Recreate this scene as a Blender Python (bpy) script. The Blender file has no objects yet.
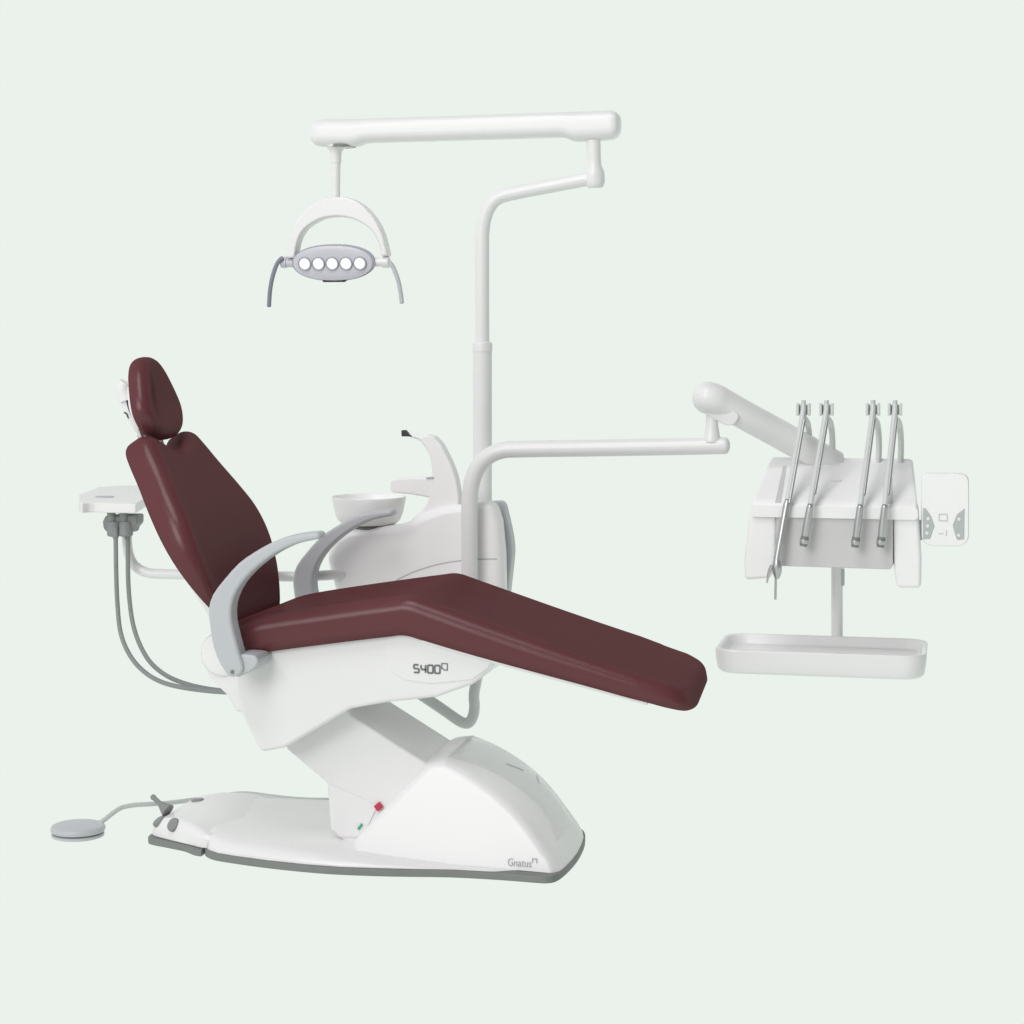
import bpy, bmesh, math, random
from mathutils import Vector, Matrix
from mathutils.bvhtree import BVHTree

random.seed(4)
scene = bpy.context.scene
col = scene.collection

# ------------------------------------------------------------------ camera geometry
TH = math.radians(12.5); FPX = 2000.0; YH = 337.0; HC = 1.27; DIST = 5.0
RV = Vector((math.cos(TH), math.sin(TH), 0)); FV = Vector((-math.sin(TH), math.cos(TH), 0))
CAM = RV * .28 - FV * DIST + Vector((0, 0, HC))


def ray(px, py):
    return FV + RV * ((px - 512) / FPX) + Vector((0, 0, (YH - py) / FPX))


def at(px, py, y):                       # point of the photo on the upright plane y = const
    d = ray(px, py); t = (y - CAM.y) / d.y
    return CAM + d * t


def atz(px, py, z):                      # point of the photo on the level plane z = const
    d = ray(px, py); t = (z - CAM.z) / d.z
    return CAM + d * t


def xz(pts, y):
    return [(p.x, p.z) for p in (at(a, b, y) for a, b in pts)]


def xy(pts, z):
    return [(p.x, p.y) for p in (atz(a, b, z) for a, b in pts)]


# ------------------------------------------------------------------ materials
def lin(c):
    c /= 255.0
    return c / 12.92 if c <= .04045 else ((c + .055) / 1.055) ** 2.4


def rgb(r, g, b):
    return (lin(r), lin(g), lin(b), 1)


def material(name, color, rough=.4, metal=0, spec=.5, bump=0, bscale=300, var=.04, vscale=6, coat=0, sheen=0):
    m = bpy.data.materials.new(name); m.use_nodes = True
    nt = m.node_tree; b = nt.nodes['Principled BSDF']
    tc = nt.nodes.new('ShaderNodeTexCoord')
    n = nt.nodes.new('ShaderNodeTexNoise'); n.inputs['Scale'].default_value = vscale; n.inputs['Detail'].default_value = 4
    nt.links.new(tc.outputs['Object'], n.inputs['Vector'])
    mp = nt.nodes.new('ShaderNodeMapRange')
    mp.inputs['To Min'].default_value = 1 - var; mp.inputs['To Max'].default_value = 1 + var
    nt.links.new(n.outputs['Fac'], mp.inputs['Value'])
    mx = nt.nodes.new('ShaderNodeVectorMath'); mx.operation = 'SCALE'
    mx.inputs[0].default_value = color[:3]
    nt.links.new(mp.outputs['Result'], mx.inputs['Scale'])
    nt.links.new(mx.outputs['Vector'], b.inputs['Base Color'])
    rr = nt.nodes.new('ShaderNodeMapRange')
    rr.inputs['To Min'].default_value = max(.02, rough - .06); rr.inputs['To Max'].default_value = min(1, rough + .06)
    nt.links.new(n.outputs['Fac'], rr.inputs['Value'])
    nt.links.new(rr.outputs['Result'], b.inputs['Roughness'])
    b.inputs['Metallic'].default_value = metal
    b.inputs['Specular IOR Level'].default_value = spec
    b.inputs['Coat Weight'].default_value = coat
    b.inputs['Coat Roughness'].default_value = .12
    if bump:
        v = nt.nodes.new('ShaderNodeTexNoise'); v.inputs['Scale'].default_value = bscale; v.inputs['Detail'].default_value = 3
        nt.links.new(tc.outputs['Object'], v.inputs['Vector'])
        w = nt.nodes.new('ShaderNodeTexNoise'); w.inputs['Scale'].default_value = 9; w.inputs['Detail'].default_value = 2
        nt.links.new(tc.outputs['Object'], w.inputs['Vector'])
        ad = nt.nodes.new('ShaderNodeMath'); ad.operation = 'MULTIPLY_ADD'; ad.inputs[1].default_value = 6
        nt.links.new(w.outputs['Fac'], ad.inputs[0]); nt.links.new(v.outputs['Fac'], ad.inputs[2])
        bp = nt.nodes.new('ShaderNodeBump'); bp.inputs['Strength'].default_value = bump; bp.inputs['Distance'].default_value = .002
        nt.links.new(ad.outputs[0], bp.inputs['Height']); nt.links.new(bp.outputs['Normal'], b.inputs['Normal'])
    return m


def add_gloss(m, fac, rough):             # thin even gloss without a strong grazing sheen (matt coated vinyl)
    nt = m.node_tree; out = nt.nodes['Material Output']; b = nt.nodes['Principled BSDF']
    g = nt.nodes.new('ShaderNodeBsdfGlossy'); g.inputs['Roughness'].default_value = rough
    x = nt.nodes.new('ShaderNodeMixShader'); x.inputs[0].default_value = fac
    nt.links.new(b.outputs[0], x.inputs[1]); nt.links.new(g.outputs[0], x.inputs[2])
    nt.links.new(x.outputs[0], out.inputs['Surface'])
    if b.inputs['Normal'].links: nt.links.new(b.inputs['Normal'].links[0].from_socket, g.inputs['Normal'])


def emissive(name, color, strength):
    m = bpy.data.materials.new(name); m.use_nodes = True
    nt = m.node_tree; nt.nodes.clear()
    o = nt.nodes.new('ShaderNodeOutputMaterial'); e = nt.nodes.new('ShaderNodeEmission')
    e.inputs['Color'].default_value = color; e.inputs['Strength'].default_value = strength
    nt.links.new(e.outputs[0], o.inputs['Surface'])
    return m


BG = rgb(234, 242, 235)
M_white = material('white_plastic', (.80, .79, .795), .30, var=.012, vscale=3)
M_tube = material('white_painted_tube', (.78, .78, .777), .30, var=.012, vscale=4)
M_pale = material('pale_translucent_white_plastic', (.885, .88, .88), .42, var=.012, vscale=4)
M_panel = material('light_grey_panel', (.60, .59, .595), .4, var=.02)
M_arm = material('light_grey_arm_plastic', (.50, .515, .54), .42, var=.02)
M_gloss = material('glossy_pale_grey_plastic', (.70, .70, .705), .16, var=.012)
M_grey = material('mid_grey_plastic', (.24, .25, .248), .5, var=.05, vscale=14)
M_rim = material('grey_rubber_rim', (.20, .21, .20), .6, var=.08, vscale=30)
M_dark = material('dark_rubber', (.025, .027, .027), .5, var=.1)
M_hose = material('grey_hose_rubber', (.24, .255, .25), .5, var=.06, vscale=30)
M_support = material('grey_painted_tube', (.62, .645, .635), .35, var=.02)
M_cord = material('pale_grey_cord', (.55, .57, .56), .5, var=.05)
M_leather = material('maroon_leather', (.122, .038, .0425), .40, bump=.10, bscale=420, var=.07, vscale=5, spec=0)
add_gloss(M_leather, .026, .24)
M_metal = material('brushed_metal', (.52, .53, .53), .32, metal=.75, var=.04, vscale=60)
M_whip = material('pale_whip_plastic', (.62, .64, .63), .35, var=.02)
M_lampface = material('lilac_grey_lamp_face', (.60, .60, .655), .32, var=.03)
M_lamprim = material('lilac_grey_rim', (.36, .37, .43), .35, var=.03)
M_lampdark = material('slate_grey_handle', (.22, .235, .28), .4, var=.04)
M_red = material('red_plastic', (.50, .03, .08), .4)
M_green = material('green_plastic', (.04, .38, .20), .4)
M_ink = material('grey_print', (.15, .16, .16), .6)
M_inkpale = material('pale_grey_print', (.40, .41, .41), .6)
M_key = material('grey_keypad_print', (.46, .49, .485), .5)
M_led = emissive('white_led', (1, 1, 1, 1), 1.0)
M_led.cycles.emission_sampling = 'NONE'
M_back = emissive('glowing_mint_sheet', BG, 1.0)  # floor and backdrop glow: added fill light that leaves no shadows

# ------------------------------------------------------------------ object helpers
OFF = {}


def thing(name, label, cat, loc, group=None):
    o = bpy.data.objects.new(name, None); col.objects.link(o)
    o.empty_display_size = .05
    o.location = loc; o['label'] = label; o['category'] = cat
    if group: o['group'] = group
    OFF[o] = Vector(loc)
    return o


def obj(name, bm, mat, parent=None, smooth=True, label=None, angle=None):
    off = OFF[parent] if parent is not None else Vector((0, 0, 0))
    bmesh.ops.translate(bm, verts=bm.verts, vec=-off)
    me = bpy.data.meshes.new(name)
    bmesh.ops.recalc_face_normals(bm, faces=bm.faces)
    for f in bm.faces: f.smooth = smooth
    bm.to_mesh(me); bm.free()
    me.materials.append(mat)
    if smooth:
        me.set_sharp_from_angle(angle=math.radians(angle or 42))
    o = bpy.data.objects.new(name, me); col.objects.link(o)
    if smooth:
        wn = o.modifiers.new('wn', 'WEIGHTED_NORMAL'); wn.keep_sharp = True; wn.weight = 80
    if parent is not None:
        o.parent = parent; OFF[o] = off
    if label: o['label'] = label
    return o


def surf(o, px, py):                     # first point of an already built part that the photo's ray meets
    off = OFF.get(o, Vector((0, 0, 0)))
    t = BVHTree.FromPolygons([v.co + off for v in o.data.vertices], [tuple(p.vertices) for p in o.data.polygons])
    h = t.ray_cast(CAM, ray(px, py).normalized())
    return h[0], h[1]


def copy_part(o, move):
    c = o.copy(); col.objects.link(c); c.parent = o.parent; c.location = Vector(o.location) + Vector(move)
    for ch in list(o.children):
        d = ch.copy(); col.objects.link(d); d.parent = c
    return c


def cr(pts, n=6, closed=False):          # Catmull-Rom resample (any dimension)
    pts = [tuple(p) for p in pts]; N = len(pts); out = []
    segs = N if closed else N - 1
    for i in range(segs):
        g = (lambda k: pts[k % N]) if closed else (lambda k: pts[max(0, min(N - 1, k))])
        p0, p1, p2, p3 = g(i - 1), g(i), g(i + 1), g(i + 2)
        for k in range(n):
            t = k / n
            out.append(tuple(.5 * (2 * b + (c - a) * t + (2 * a - 5 * b + 4 * c - d) * t * t + (3 * b - a - 3 * c + d) * t ** 3)
                             for a, b, c, d in zip(p0, p1, p2, p3)))
    if not closed: out.append(pts[-1])
    return out


def prism(bm, pts, axis, a0, a1, bevel=0, segs=3, ang=.5, only_caps=False):
    def P(u, v, a):
        return {'y': (u, a, v), 'z': (u, v, a), 'x': (a, u, v)}[axis]
    lo = [bm.verts.new(P(u, v, a0)) for u, v in pts]; hi = [bm.verts.new(P(u, v, a1)) for u, v in pts]
    n = len(pts); fs = [bm.faces.new(lo), bm.faces.new(hi[::-1])]
    for i in range(n):
        j = (i + 1) % n
        fs.append(bm.faces.new((lo[i], hi[i], hi[j], lo[j])))
    bmesh.ops.recalc_face_normals(bm, faces=fs)
    if bevel:
        es = set()
        for f in fs:
            for e in f.edges:
                if len(e.link_faces) == 2 and e.calc_face_angle(0) > ang: es.add(e)
        bmesh.ops.bevel(bm, geom=list(es), offset=bevel, segments=segs, profile=.5, affect='EDGES', clamp_overlap=True)
    return bm


def tube(bm, path, r, segs=20, caps=True, rad=None, flat=None):
    path = [Vector(p) for p in path]; N = len(path)
    tang = [(path[min(i + 1, N - 1)] - path[max(i - 1, 0)]).normalized() for i in range(N)]
    up = Vector((0, 1, 0)) if abs(tang[0].y) < .9 else Vector((0, 0, 1))
    nrm = (up - tang[0] * up.dot(tang[0])).normalized(); rings = []
    for i in range(N):
        nrm = (nrm - tang[i] * nrm.dot(tang[i])).normalized(); bi = tang[i].cross(nrm)
        rr = rad[i] if rad else r
        fl = flat or 1
        rings.append([bm.verts.new(path[i] + (nrm * math.cos(a) * fl + bi * math.sin(a)) * rr)
                      for a in (2 * math.pi * k / segs for k in range(segs))])
    for a, b in zip(rings, rings[1:]):
        for k in range(segs):
            bm.faces.new((a[k], a[(k + 1) % segs], b[(k + 1) % segs], b[k]))
    if caps:
        bm.faces.new(rings[0][::-1]); bm.faces.new(rings[-1])
    return bm


def dome_tube(bm, path, r, segs=20):      # tube with rounded ends
    path = [Vector(p) for p in path]
    d0 = (path[0] - path[1]).normalized(); d1 = (path[-1] - path[-2]).normalized()
    pre, post, ra, rb = [], [], [], []
    for k in range(5):
        a = math.pi / 2 * (1 - k / 5)
        pre.append(path[0] + d0 * r * math.sin(a) * .6); ra.append(max(1e-4, r * math.cos(a)))
        b = math.pi / 2 * ((k + 1) / 5)
        post.append(path[-1] + d1 * r * math.sin(b) * .6); rb.append(max(1e-4, r * math.cos(b)))
    return tube(bm, pre + path + post, r, segs, True, ra + [r] * len(path) + rb)


def lathe(bm, prof, centre, axis=(0, 0, 1), segs=40):
    ax = Vector(axis).normalized(); up = Vector((1, 0, 0)) if abs(ax.x) < .9 else Vector((0, 1, 0))
    u = (up - ax * up.dot(ax)).normalized(); v = ax.cross(u); c = Vector(centre); rings = []
    for r, h in prof:
        if r < 1e-6: rings.append([bm.verts.new(c + ax * h)])
        else: rings.append([bm.verts.new(c + ax * h + (u * math.cos(a) + v * math.sin(a)) * r)
                            for a in (2 * math.pi * k / segs for k in range(segs))])
    for a, b in zip(rings, rings[1:]):
        for k in range(segs):
            j = (k + 1) % segs
            if len(a) == 1 and len(b) == 1: continue
            if len(a) == 1: bm.faces.new((a[0], b[j], b[k]))
            elif len(b) == 1: bm.faces.new((a[k], a[j], b[0]))
            else: bm.faces.new((a[k], a[j], b[j], b[k]))
    return bm


def box(bm, lo, hi, bevel=0, segs=2):
    return prism(bm, [(lo[0], lo[1]), (hi[0], lo[1]), (hi[0], hi[1]), (lo[0], hi[1])], 'z', lo[2], hi[2], bevel, segs)


def loft(bm, rings, cap=True):
    vs = [[bm.verts.new(p) for p in r] for r in rings]; n = len(vs[0])
    for a, b in zip(vs, vs[1:]):
        for k in range(n):
            bm.faces.new((a[k], a[(k + 1) % n], b[(k + 1) % n], b[k]))
    if cap:
        bm.faces.new(vs[0][::-1]); bm.faces.new(vs[-1])
    return bm


def rrect(w, h, r, n=6, rb=None):        # rounded rectangle centred at 0: half sizes w,h (rb: radius of the bottom corners)
    out = []
    for cx, cy, a0, rad in ((w, h, 0, r), (-w, h, 90, r), (-w, -h, 180, rb or r), (w, -h, 270, rb or r)):
        rad = min(rad, abs(w) * .98, abs(h) * .98)
        for k in range(n + 1):
            a = math.radians(a0 + 90 * k / n)
            out.append((cx - math.copysign(rad, cx) + rad * math.cos(a), cy - math.copysign(rad, cy) + rad * math.sin(a)))
    return out


def inset(pts, d):
    n = len(pts); out = []
    ar = sum(pts[i][0] * pts[(i + 1) % n][1] - pts[(i + 1) % n][0] * pts[i][1] for i in range(n))
    s = 1 if ar > 0 else -1
    for i in range(n):
        a, b, c = Vector(pts[i - 1]), Vector(pts[i]), Vector(pts[(i + 1) % n])
        t = (c - a).normalized(); out.append((b.x - t.y * d * s, b.y + t.x * d * s))
    return out


def pad(bm, outline, O, U, V, N, thick, rf, rb, crown=.0, deep=0, seg=7):
    # upholstered pad: outline (u,v) in plane O+uU+vV, front towards N; rf/rb = front/back edge radii
    rings = []

    def put(pts, h): rings.append([O + U * u + V * v + N * h for u, v in pts])
    if deep: put(inset(outline, rb + deep), 0)
    for k in range(seg + 1):
        a = math.pi / 2 * k / seg
        put(inset(outline, rb * (1 - math.sin(a))), rb * (1 - math.cos(a)))
    for k in range(seg + 1):
        a = math.pi / 2 * k / seg
        put(inset(outline, rf * (1 - math.cos(a))), thick - rf + rf * math.sin(a))
    if crown:
        ip = inset(outline, rf); cu = sum(p[0] for p in ip) / len(ip); cv = sum(p[1] for p in ip) / len(ip)
        for k in (.88, .74, .58, .42, .25):
            put([(cu + (u - cu) * k, cv + (v - cv) * k) for u, v in ip], thick + crown * (1 - k * k) ** 1.5)
        loft(bm, rings, False); bm.verts.ensure_lookup_table()
        n = len(outline); last = bm.verts[len(bm.verts) - n:]; first = bm.verts[len(bm.verts) - n * len(rings):len(bm.verts) - n * (len(rings) - 1)]
        bm.faces.new(first[::-1]); c = bm.verts.new(O + U * cu + V * cv + N * (thick + crown))
        for i in range(n): bm.faces.new((last[i], last[(i + 1) % n], c))
        return bm
    return loft(bm, rings)


# ------------------------------------------------------------------ setting
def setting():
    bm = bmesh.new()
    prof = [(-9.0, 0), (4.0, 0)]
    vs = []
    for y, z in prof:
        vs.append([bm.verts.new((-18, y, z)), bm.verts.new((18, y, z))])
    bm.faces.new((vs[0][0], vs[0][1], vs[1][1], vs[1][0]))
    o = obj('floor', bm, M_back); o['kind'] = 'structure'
    o['label'] = 'plain, evenly glowing pale mint studio floor under the dental equipment'
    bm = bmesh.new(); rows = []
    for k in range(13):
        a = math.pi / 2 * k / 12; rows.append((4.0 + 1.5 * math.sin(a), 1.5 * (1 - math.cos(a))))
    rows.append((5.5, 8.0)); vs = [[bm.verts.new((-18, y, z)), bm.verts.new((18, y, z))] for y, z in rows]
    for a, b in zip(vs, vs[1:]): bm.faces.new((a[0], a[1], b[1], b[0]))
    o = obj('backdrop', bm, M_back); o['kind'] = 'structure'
    o['label'] = 'plain, evenly glowing pale mint backdrop behind the dental equipment'


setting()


# ------------------------------------------------------------------ lettering
def stroke(bm, pts, w, y, th=.0012):
    # flat polyline stroke in the xz plane
    pts = [Vector((p[0], p[1])) for p in pts]; n = len(pts); L, Rr = [], []
    for i in range(n):
        a = (pts[i] - pts[i - 1]).normalized() if i else None
        b = (pts[i + 1] - pts[i]).normalized() if i < n - 1 else None
        t = ((a or b) + (b or a)).normalized(); nn = Vector((-t.y, t.x))
        k = 1 / max(.5, nn.dot(Vector((-(b or a).y, (b or a).x))))
        L.append(pts[i] + nn * w * .5 * k); Rr.append(pts[i] - nn * w * .5 * k)
    for i in range(n - 1):
        q = [L[i], L[i + 1], Rr[i + 1], Rr[i]]
        bm.faces.new([bm.verts.new((p.x, y, p.y)) for p in q])


GLY = {'S': [[(.9, 1), (.1, 1), (0, .9), (0, .6), (.1, .52), (.9, .48), (1, .4), (1, .1), (.9, 0), (0, 0)]],
       '4': [[(.05, 1), (.05, .62), (.2, .42), (1, .42)], [(.92, 1), (.92, 0)]],
       '0': [[(.1, 1), (.9, 1), (1, .9), (1, .1), (.9, 0), (.1, 0), (0, .1), (0, .9), (.1, 1)]]}
MARK = [[(0, .15), (0, 1), (1, 1), (1, 0), (.45, 0), (.05, .32)]]


def lettering(px0, px1, py0, py1, y, word, mat, parent, w, mark=True):
    bm = bmesh.new(); a = at(px0, py1, y); b = at(px1, py0, y)
    n = len(word); W = (b.x - a.x); H = b.z - a.z
    cell = W / (n + (1.05 if mark else 0)); gw = cell * .74
    for i, ch in enumerate(word):
        for s in GLY[ch]:
            stroke(bm, [(a.x + i * cell + u * gw, a.z + v * H * .72) for u, v in s], w, y)
    if mark:
        for s in MARK:
            stroke(bm, [(a.x + n * cell + u * cell * .8, a.z + H * .32 + v * H * .60) for u, v in s], w * .6, y)
    return obj('lettering', bm, mat, parent, smooth=False)


def font_lettering(text, px0, px1, py0, py1, y, mat, parent):
    cu = bpy.data.curves.new('tmp', 'FONT'); cu.body = text; cu.size = 1; cu.resolution_u = 3
    to = bpy.data.objects.new('tmp', cu); col.objects.link(to)
    dg = bpy.context.evaluated_depsgraph_get(); me = bpy.data.meshes.new_from_object(to.evaluated_get(dg))
    bpy.data.objects.remove(to); bpy.data.curves.remove(cu)
    bm = bmesh.new(); bm.from_mesh(me); bpy.data.meshes.remove(me)
    xs = [v.co.x for v in bm.verts]; ys = [v.co.y for v in bm.verts]
    a = at(px0, py1, y); b = at(px1, py0, y)
    sx = (b.x - a.x) * .82 / (max(xs) - min(xs)); sz = (b.z - a.z) / (max(ys) - min(ys))
    x0, y0 = min(xs), min(ys)
    for v in bm.verts: v.co = Vector((a.x + (v.co.x - x0) * sx, y, a.z + (v.co.y - y0) * sz))
    c = b.x - (b.x - a.x) * .15; h = b.z - a.z
    stroke(bm, [(c, b.z - h * .35), (c, b.z + h * .1), (b.x, b.z + h * .1), (b.x, b.z - h * .45)], .0022, y)
    return obj('lettering', bm, mat, parent, smooth=False)


# ------------------------------------------------------------------ dental chair
chair = thing('dental_chair', 'reclined maroon leather dental chair with curved grey armrests on a white pedestal base', 'dental chair', (0, 0, 0))


NEAR = [(-.435, -.212), (-.40, -.245), (-.32, -.270), (-.23, -.290), (-.14, -.302), (-.06, -.305), (.06, -.294), (.197, -.271), (.318, -.268), (.41, -.274)]
FRONT = [(.434, -.270), (.448, -.254), (.457, -.21), (.463, -.13), (.464, -.05), (.460, .03), (.452, .10), (.438, .165), (.415, .205), (.38, .228)]
FAR = [(.3, .240), (.1, .25), (-.1, .255), (-.3, .25), (-.40, .23), (-.435, .205)]


def plate_outline(): return cr(NEAR + FRONT + FAR[:-1], 3) + [FAR[-1]]


def interp(tab, v, i=0, j=1):
    for p, q in zip(tab, tab[1:]):
        if min(p[i], q[i]) <= v <= max(p[i], q[i]):
            return p[j] + (q[j] - p[j]) * (v - p[i]) / ((q[i] - p[i]) or 1)
    return tab[0][j] if abs(v - tab[0][i]) < abs(v - tab[-1][i]) else tab[-1][j]


bm = bmesh.new(); prism(bm, plate_outline(), 'z', .001, .0185, .003, 2)
obj('base_rim', bm, M_rim, chair)

bm = bmesh.new()
rings = []
for x in (-.432, -.42, -.39, -.34, -.25, -.15, -.06, .02, .1, .2, .3, .36, .40):
    near = -interp(NEAR, x) - .006; far = interp(FAR, min(.29, x)) - .006
    if x > .3: near -= (x - .3) * .5; far -= (x - .3) * .5
    t = max(0, min(1, (.05 - x) / .25)); H = .018 * (t * t * (3 - 2 * t))
    g = max(0, min(1, (-.30 - x) / .13)); G = .010 * g * g
    q = 1 - .72 * max(0, min(1, (x - .0) / .2))
    prof = [(1, .0190), (1, .0235), (.985, .028 + H * .35), (.94, .032 + H * .75), (.86, .034 + H + G * .5), (.72, .034 + H * .92 + G), (.5, .033 + H * .7 + G), (.25, .032 + H * .6 + G), (0, .032 + H * .55 + G)]
    prof = [(u, .0190 + (z - .0190) * q) for u, z in prof]
    rings.append([(x, far * u, z) for u, z in prof] + [(x, -near * u, z) for u, z in prof[-2::-1]])
loft(bm, rings)
plate = obj('base_plate', bm, M_white, chair, angle=60)

# pedal block at the head end of the base
bm = bmesh.new(); rim = [(-.624, -.10), (-.614, -.134), (-.56, -.158), (-.50, -.184), (-.465, -.212), (-.441, -.220)]
rimp = cr(rim, 3) ; rimp = rimp + [(x, -y) for x, y in rimp[::-1]]
prism(bm, rimp, 'z', .001, .0185, .003, 2)
pr = obj('pedal_rim', bm, M_rim, chair)
bm = bmesh.new(); rings = []
for x, hw, h in ((-.614, .105, .026), (-.612, .115, .040), (-.600, .128, .056), (-.575, .142, .068), (-.53, .165, .074), (-.48, .190, .070), (-.45, .208, .062), (-.433, .210, .056), (-.415, .206, .050)):
    rings.append([(x, u + 0, z + .0190 + (h - .0190) * .5) for u, z in rrect(hw, (h - .0190) * .5, .032, 6, .004)])
loft(bm, rings)
pb = obj('pedal_block', bm, M_white, chair, angle=60)


def disc_button(px, py, r):
    c, n = surf(pb, px, py)
    bm = bmesh.new()
    lathe(bm, [(0, .0045), (r * .8, .0042), (r * .95, .003), (r, .0008), (r, -.006), (0, -.006)], c, n, 28)
    return obj('pedal_button', bm, M_grey, pb)


disc_button(158.5, 821, .0165)
disc_button(173, 824.5, .0175)
disc_button(197.5, 800.5, .0165)
bm = bmesh.new(); a = atz(168, 811, .07); b = atz(153, 797, .10)
tube(bm, [a, a.lerp(b, .35), a.lerp(b, .55), b], .006, 14, True, [.019, .011, .0065, .006])
c = b + (b - a).normalized() * .002
lathe(bm, [(0, .004), (.006, .002), (.0075, -.004), (.006, -.010)], c, (b - a), 14)
obj('pedal_lever', bm, M_grey, pb)

# pedestal hood
side = [(351, 861), (351, 843), (427, 764.5), (442, 763), (468, 776), (497.5, 797), (521, 820), (541.5, 847), (551, 861), (557, 877)]


def hood_hw(x, z): return .165 + .068 * (1 - z / .25) + .035 * x


def on_side(px, py):
    p = at(px, py, -.2)
    for _ in range(12): p = at(px, py, -hood_hw(p.x, p.z))
    return p.x, p.z


prof = [on_side(*q) for q in side]
prof[0] = (prof[0][0], .026); prof[-1] = (prof[-1][0], .0188)
prof = prof[:3] + cr(prof[3:], 5)
bm = bmesh.new(); rings = []
for s in (-1, -.985, -.955, -.91, -.85, -.7, -.45, -.2, 0, .2, .45, .7, .85, .91, .955, .985, 1):
    inn = .016 * (1 - math.sqrt(max(0, 1 - (max(0, abs(s) - .86) / .14) ** 2)))
    ring = []
    for (x, z), (ix, iz) in zip(prof, inset(prof, inn)):
        if z < .06: ix, iz = (x + inn if x < .1 else x - inn), z
        zz = iz; xx = ix
        yy = s * hood_hw(ix, iz) * (1 - .10 * max(0, 1 - iz / .25) if s > 0 else 1)
        if xx > .1:                      # the nose follows the rounded rim in plan
            xf = interp(FRONT[1:], max(-.25, min(.228, yy)), 1, 0) - .004
            k = (xf - .1) / (prof[-1][0] - .1)
            xx = .1 + (xx - .1) * (1 + (k - 1) * min(1, (xx - .1) / .22))
        zz += .014 * (1 - abs(s) ** 2.5) * min(1, max(0, (zz - .05) / .12))
        ring.append((xx, yy, zz))
    rings.append(ring)
loft(bm, rings)
hood = obj('pedestal_hood', bm, M_white, chair, angle=50)
gl = font_lettering('Gnatus', 507, 536, 860.8, 866.4, -.245, M_inkpale, hood)
for v in gl.data.vertices: v.co.y = -hood_hw(v.co.x, v.co.z) - .0025
# raised glossy panel on top of the hood, and two faint marks on it
A = cr([(447, 757.5), (472, 763.5), (500, 776), (522, 791), (538, 805), (549, 821), (556, 842)], 4); B = cr([(468, 737.5), (494, 743.5), (515, 755), (530, 767), (545, 783), (560, 801), (573, 822)], 4)
front, back = [], []
NP = 10
for i, (p, q) in enumerate(zip(A, B)):
    fr, bk = [], []
    for k in range(NP + 1):
        t = k / NP; c, n = surf(hood, p[0] + (q[0] - p[0]) * t, p[1] + (q[1] - p[1]) * t)
        if c is None: c, n = lastc
        lastc = (c, n); edge = min(k, NP - k, i, len(A) - 1 - i)
        fr.append(c + n * (.0003 if edge == 0 else .0024)); bk.append(c - n * .003)
    front.append(fr); back.append(bk)
bm = bmesh.new()
loft(bm, [f + g[::-1] for f, g in zip(front, back)])
obj('hood_panel', bm, M_gloss, hood, angle=30)
for nm, a, b in (('hood_vent', (505, 764.5), (523, 771.5)), ('hood_catch', (536, 776), (538, 784))):
    p, n = surf(hood, *a); q, n2 = surf(hood, *b)
    bm = bmesh.new(); tube(bm, [p + n * .001, p.lerp(q, .1) + n * .0028, p.lerp(q, .5) + n * .0034, p.lerp(q, .9) + n * .0028, q + n2 * .001], .0022, 8); obj(nm, bm, M_panel, hood)

# lift arm
poly = xz([(292, 700), (345, 706), (352, 716), (436, 770), (470, 800), (420, 850), (352, 845), (337, 836.5), (330, 829), (327, 783), (286, 749)], -.135)
bm = bmesh.new(); prism(bm, poly, 'y', -.135, .135, .006, 3)
lift = obj('lift_arm', bm, M_white, chair)
poly = xz([(328, 783), (378, 806), (362, 838), (340, 837), (331, 829)], -.138)
bm = bmesh.new(); prism(bm, poly, 'y', -.1385, -.130, .003, 2)
obj('arm_foot_cover', bm, M_white, lift)
# switches
bm = bmesh.new(); q = xz([(374, 806), (379.5, 801.5), (383.5, 807), (378, 811.5)], -.139)
prism(bm, q, 'y', -.143, -.137, .0012, 2); obj('red_switch', bm, M_red, lift)
bm = bmesh.new(); q = xz([(357.5, 828), (361.5, 823), (363, 825), (359, 830)], -.139)
prism(bm, q, 'y', -.1425, -.137, .001, 2); obj('green_indicator', bm, M_green, lift)

# seat carriage shell
CY = .225
poly = xz([(233, 640), (300, 640), (400, 630), (440, 640), (495, 661), (492, 669), (473, 684.5), (436, 697.5), (388, 702.5), (350, 709), (285, 748), (260, 752.5), (243, 718), (235, 690)], -CY)
bm = bmesh.new(); prism(bm, poly, 'y', -CY, CY, .016, 4, .25)
carr = obj('seat_carriage', bm, M_white, chair)
poly = xz([(386, 632), (440, 640), (491, 661.5), (488, 668.5), (471, 680), (430, 684), (404, 680), (390, 671)], -CY - .003)
bm = bmesh.new(); prism(bm, poly, 'y', -CY - .003, -CY + .02, .003, 2, .3)
nose = obj('nose_cover', bm, M_white, carr)
lettering(413.8, 449, 663.0, 672.4, -CY - .0042, 'S400', M_ink, nose, .0041)

# back hinge housing
bm = bmesh.new(); c = at(221, 655, -.20)
lathe(bm, [(0, -.0), (.044, 0), (.052, .004), (.057, .012), (.057, .388), (.052, .396), (.044, .4), (0, .4)], (c.x, -.2, c.z), (0, 1, 0), 44)
hinge = obj('back_hinge', bm, M_white, chair)
poly = xz([(205, 675), (226, 695), (235, 712), (262, 716), (262, 640), (225, 640)], -.19)
bm = bmesh.new(); prism(bm, poly, 'y', -.19, .19, .008, 2)
obj('hinge_bracket', bm, M_white, hinge)

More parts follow.
